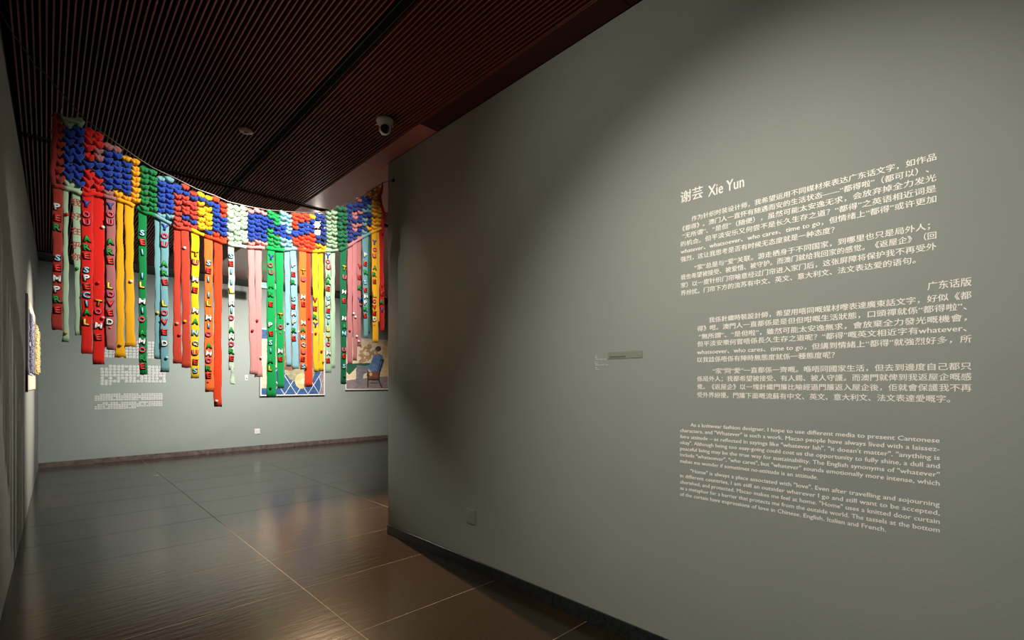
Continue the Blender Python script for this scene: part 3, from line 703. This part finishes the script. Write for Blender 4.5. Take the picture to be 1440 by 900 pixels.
def ribbon(xt0, xt1, xb0, xb1, yt, yb, colr, letters=None, lx=None, poms=(), dy=0.0, flare=0.0):
    ph = rr.uniform(0, 6); fr_ = rr.uniform(5, 8)
    pt0, pt1 = on_y(xt0, yt, YC), on_y(xt1, yt, YC); pb0, pb1 = on_y(xb0, yb, YC), on_y(xb1, yb, YC)
    zt_, zb_ = (pt0.z + pt1.z) / 2 + .02, (pb0.z + pb1.z) / 2
    yf = lambda s: YC + dy + .004 * math.sin(ph + fr_ * s) * min(1, s * 3)
    bm = bmesh.new(); rings = []; n = 30; T = .0035
    for i in range(n + 1):
        s = i / n; z = zt_ + (zb_ - zt_) * s
        x0 = pt0.x + (pb0.x - pt0.x) * s; x1 = pt1.x + (pb1.x - pt1.x) * s
        wob = .0012 * math.sin(ph * 2 + s * 19) + .0015 * math.sin(ph + s * 43)
        nar = flare * (max(0, s - .88) / .12) - .0015 * math.sin(s * 9 + ph)
        x0 += wob - nar; x1 += wob + nar
        pr = []
        for u, d in ((0, 0), (.08, -T), (.35, -T - .0015), (.65, -T - .0015), (.92, -T), (1, 0), (.92, T), (.5, T + .001), (.08, T)):
            pr.append(bm.verts.new((x0 + (x1 - x0) * u, yf(s) + d, z + (rr.uniform(-.004, .004) if i == n else 0))))
        rings.append(pr)
    for a, b in zip(rings, rings[1:]):
        for k in range(9): bm.faces.new((a[k], a[(k + 1) % 9], b[(k + 1) % 9], b[k]))
    bm.faces.new(rings[0]); bm.faces.new(rings[-1][::-1])
    rb = build('ribbon', bm, fabric(colr), None, True)
    reparent(rb, cur)
    rb['label'] = {'maroon': 'dark brick red', 'white': 'pale mint', 'lemon': 'bright yellow', 'sun': 'bright yellow', 'crimson': 'dark red', 'brick': 'brick red'}.get(colr, colr) + ' ribbon' + (' with stuck-on letters' if letters else '')
    def put(me, name, px, py, off):
        q_ = on_y(px, py, YC); s = (zt_ - q_.z) / (zt_ - zb_); y_ = yf(min(max(s, 0), 1))
        q_ = on_y(px, py, y_)
        o = link(name, me); o.parent = rb
        o.matrix_parent_inverse = Matrix()
        return o, Vector((q_.x, y_ - off, q_.z))
    if letters:
        for k, (ch, py) in enumerate(letters):
            if ch in '我好在乎你':
                me = text_mesh(ch, .052, extrude=.0008); x0, x1, y0, y1 = bounds(me)
                for v in me.vertices: v.co.x -= (x0 + x1) / 2; v.co.y -= (y0 + y1) / 2
                me.materials.append(mat('red_thread', srgb(190, 60, 50), .7)); o, p = put(me, 'stitched_character', lx, py, T + .003)
            else:
                o, p = put(letter_mesh(ch), 'letter', lx + rr.uniform(-.5, .5), py, T + .0022)
            R_ = Matrix.Rotation(rr.uniform(-.12, .12), 4, 'Y')
            o.matrix_local = Matrix.Translation(p) @ R_ @ MF
    for (px, py, c_) in poms:
        o, p = put(pom(c_), 'pompom', px, py, T + .009); o.matrix_local = Matrix.Translation(p)
def LT(s, ys_): return list(zip(s.replace(' ', ''), ys_))
R = ribbon
R(74, 88, 73, 88, 262, 464, 'maroon', LT('PERSEMPRE', [291, 307, 320, 363, 377, 392, 407, 421, 436]), 80.5, dy=-.004)
R(88.5, 96, 88.5, 96.5, 265, 481, 'mint', poms=[(94, 302, 'red'), (92, 468, 'gold')], flare=.006)
R(101, 114, 106, 114, 266, 471, 'mint', LT('我好在乎你', [285, 304, 325, 345, 361]), 107, poms=[(108, 378, 'green')], dy=.004)
R(114.5, 131, 114, 130, 271, 497, 'red', LT('YOUARESPECIAL', [287, 302, 313, 336, 348, 360, 380, 391, 403, 415, 427, 439, 453]), 121.5, dy=-.008)
R(128, 146.5, 131, 147, 271, 512, 'red', LT('TOME', [426, 438, 458, 474]), 138, poms=[(138, 398, 'red'), (144.5, 320, 'white'), (144.5, 447, 'pink')], dy=.008)
R(145, 150, 147, 153, 275, 488, 'mauve', dy=.016)
R(149, 162, 149, 163, 275, 492, 'mauve', LT('YOUARELOVED.', [290, 302, 313, 340, 354, 367, 402, 414, 427, 440, 453, 461]), 154.5, dy=-.004)
R(163.5, 173, 164, 175, 282, 503, 'yellow', poms=[(169, 485, 'gold')], flare=.012)
R(175, 187.5, 177, 189, 283, 488, 'yellow', poms=[(184, 396, 'white')], dy=-.004, flare=.008)
R(194, 205.5, 196, 207, 296, 527, 'green', LT('SEIILMIOAMORE', [328, 341, 355, 388, 401, 424, 437, 449, 468, 480, 492, 504, 515]), 199.5)
R(217.5, 227, 218, 227, 307, 505, 'teal', poms=[(221, 440, 'yellow')], dy=.008, flare=.004)
R(225.5, 237, 226, 236.5, 308, 523, 'teal', LT('YOUARELOVED', [320, 332, 344, 371, 384, 397, 427, 440, 453, 467, 483]), 231, poms=[(234, 503, 'sky')], dy=-.004, flare=.006)
R(244.5, 254.5, 243.5, 255, 320, 511, 'brick', poms=[(248.5, 455, 'pink'), (252, 471, 'red')], dy=.004, flare=.004)
R(254, 266, 256.5, 268, 320, 517, 'brick', poms=[(259, 349, 'white'), (259.5, 452, 'yellow')], dy=-.004, flare=.004)
R(269, 280, 268, 280, 330, 532, 'lemon', LT('TUMEMANQUES', [357, 369, 393, 408, 437, 452, 468, 483, 496, 509, 521]), 274)
R(287, 299, 288, 301, 334, 551, 'peach', LT('SEIILMIOAMORE.', [370, 381, 393, 415, 427, 447, 458, 470, 486, 497, 507, 518, 528, 537]), 292.7)
R(301, 312.5, 301, 312, 336, 572, 'orange', poms=[(304, 564, 'white')], dy=.004)
R(320.5, 330, 322, 329, 343, 520, 'white', LT('SEIILMIOAMORE', [360, 371, 382, 397, 409, 427, 437, 447, 464, 474, 484, 494, 504]), 324.8)
R(325, 328.5, 324, 330.5, 518, 540, 'white', dy=.004)
R(348, 357.5, 352, 362, 347, 526, 'pink', poms=[(354.5, 465, 'red')], flare=.006)
R(358.5, 368, 359, 368.5, 347, 530, 'pink', poms=[(361, 451, 'red'), (366.5, 503, 'white')], dy=.005, flare=.006)
R(375, 386, 374.5, 388, 350, 558, 'emerald', LT('YOUAREPESIAL', [362, 373, 383, 402, 414, 428, 457, 469, 482, 493, 507, 518]), 380, poms=[(380, 545, 'green')], dy=-.006)
R(387.5, 398.5, 390, 400, 350, 546, 'emerald', LT('TO.ME', [444, 460, 468, 494, 505]), 393.3, dy=.005)
R(400, 407.5, 402.5, 410, 350, 515, 'sky', poms=[(404.5, 454, 'sky')], dy=.006)
R(407.5, 416.5, 411, 420, 350, 519, 'sky', LT('PERSEMPRE', [373, 386, 397, 420, 431, 441, 453, 464.5, 476]), 412.2, dy=-.004)
R(420, 430, 421, 431, 351, 519, 'peach', LT('TUMEMANQUES', [382, 393, 418, 428, 454, 463.5, 474, 485, 495, 505, 515]), 425.7, dy=-.006)
R(430, 437, 428, 440, 351, 544, 'orange', poms=[(434, 448, 'red')], dy=.005)
R(438.5, 446.5, 441, 448, 353, 523, 'sun', LT('VERY', [422, 434, 446, 457]), 442.6, poms=[(443.3, 469, 'red')], dy=-.003)
R(447.5, 455, 448.5, 455.5, 353, 522, 'sun', poms=[(451.5, 494, 'red'), (454, 509, 'gold')], dy=.004)
R(457, 464.5, 457, 465.5, 352, 524, 'mint', LT('YOUARESPECILTOME', [360, 368, 376, 389, 397, 406, 419, 428, 437, 445, 453, 463, 476, 484, 496.5, 507]), 460.8, dy=-.004)
R(465.5, 471.5, 466, 472, 350, 517, 'mint', dy=.006)
R(478, 487, 479, 487, 350, 540, 'forest', LT('TUMEMANUES', [377, 390, 411, 423, 448, 459, 469, 492, 501, 515]), 483.2, poms=[(484, 529, 'green')])
R(489, 496, 488.5, 495.5, 343, 512, 'rose', poms=[(491, 465, 'red')], dy=.003)
R(495, 502, 496, 502, 340, 507, 'rose', poms=[(496.5, 441, 'white'), (499, 446, 'white'), (501, 473, 'white')], dy=-.005)
R(501.5, 508, 502, 508, 335, 487, 'mauve', LT('VERY', [375, 390, 405, 422]), 505, poms=[(503.5, 480, 'white'), (506.5, 429, 'red')], dy=.003)
R(508.8, 518, 511, 517, 330, 475, 'steel', LT('PERSEMPRE', [359, 371, 383, 397, 408, 417, 426, 435, 444]), 513.3, dy=-.003)
R(517, 520.5, 518.5, 521, 328, 468, 'forest', dy=.012)
R(522, 530, 523.5, 532, 324, 482, 'amber', LT('YOUARELOVED.', [341, 351, 360, 376.5, 386, 396, 415, 423.5, 432, 440.5, 449, 457]), 526, dy=-.006)
R(530.5, 534, 531, 534, 320, 452, 'amber', dy=.006)
R(533.5, 539.5, 534.5, 540.5, 318, 466, 'crimson', LT('VERY', [401, 413, 425, 436]), 537, dy=.0)

# hanging wire ----------------------------------------------------------
wr = tag(empty('hanging_wire', on_y(80, 160, YC)), 'thin twisted metal wire holding up the knitted curtain and running off to upper left', 'wire')
pts = [(-2, 9), (8, 30), (20, 50), (32, 65), (50, 93), (66, 105), (84, 128), (100, 147), (120, 170), (145, 190), (170, 208), (193, 224), (215, 238), (245, 252), (275, 267), (300, 276), (320, 285), (345, 291), (372, 296), (400, 298.5), (440, 300.5), (460, 298), (475, 292), (490, 287), (505, 279), (520, 269), (536, 258), (546.5, 247)]
bm = bmesh.new(); P3 = []
for k, (x_, y_) in enumerate(pts): P3.append(tuple(on_y(x_, y_, YC) + Vector((0, -.028 if 7 < k < 27 else 0, 0))))
P3[-1] = (XR - .002, YE - .12, P3[-1][2] + .02)
tube(bm, P3, .0032, 6); o = build('wire_strand', bm, m_wire, None, True); reparent(o, wr)
bm = bmesh.new(); tube(bm, [tuple(on_y(x_, y_, YC)) for x_, y_ in [(87, 131), (86.5, 142), (87, 152), (84, 163)]], .0022, 6); o = build('wire_tie', bm, m_wire, None, True); reparent(o, wr)
o = bx('wall_anchor', XR - .02, XR, YE - .135, YE - .105, P3[-1][2] - .015, P3[-1][2] + .015, m_dark, bev=.003); reparent(o, wr)
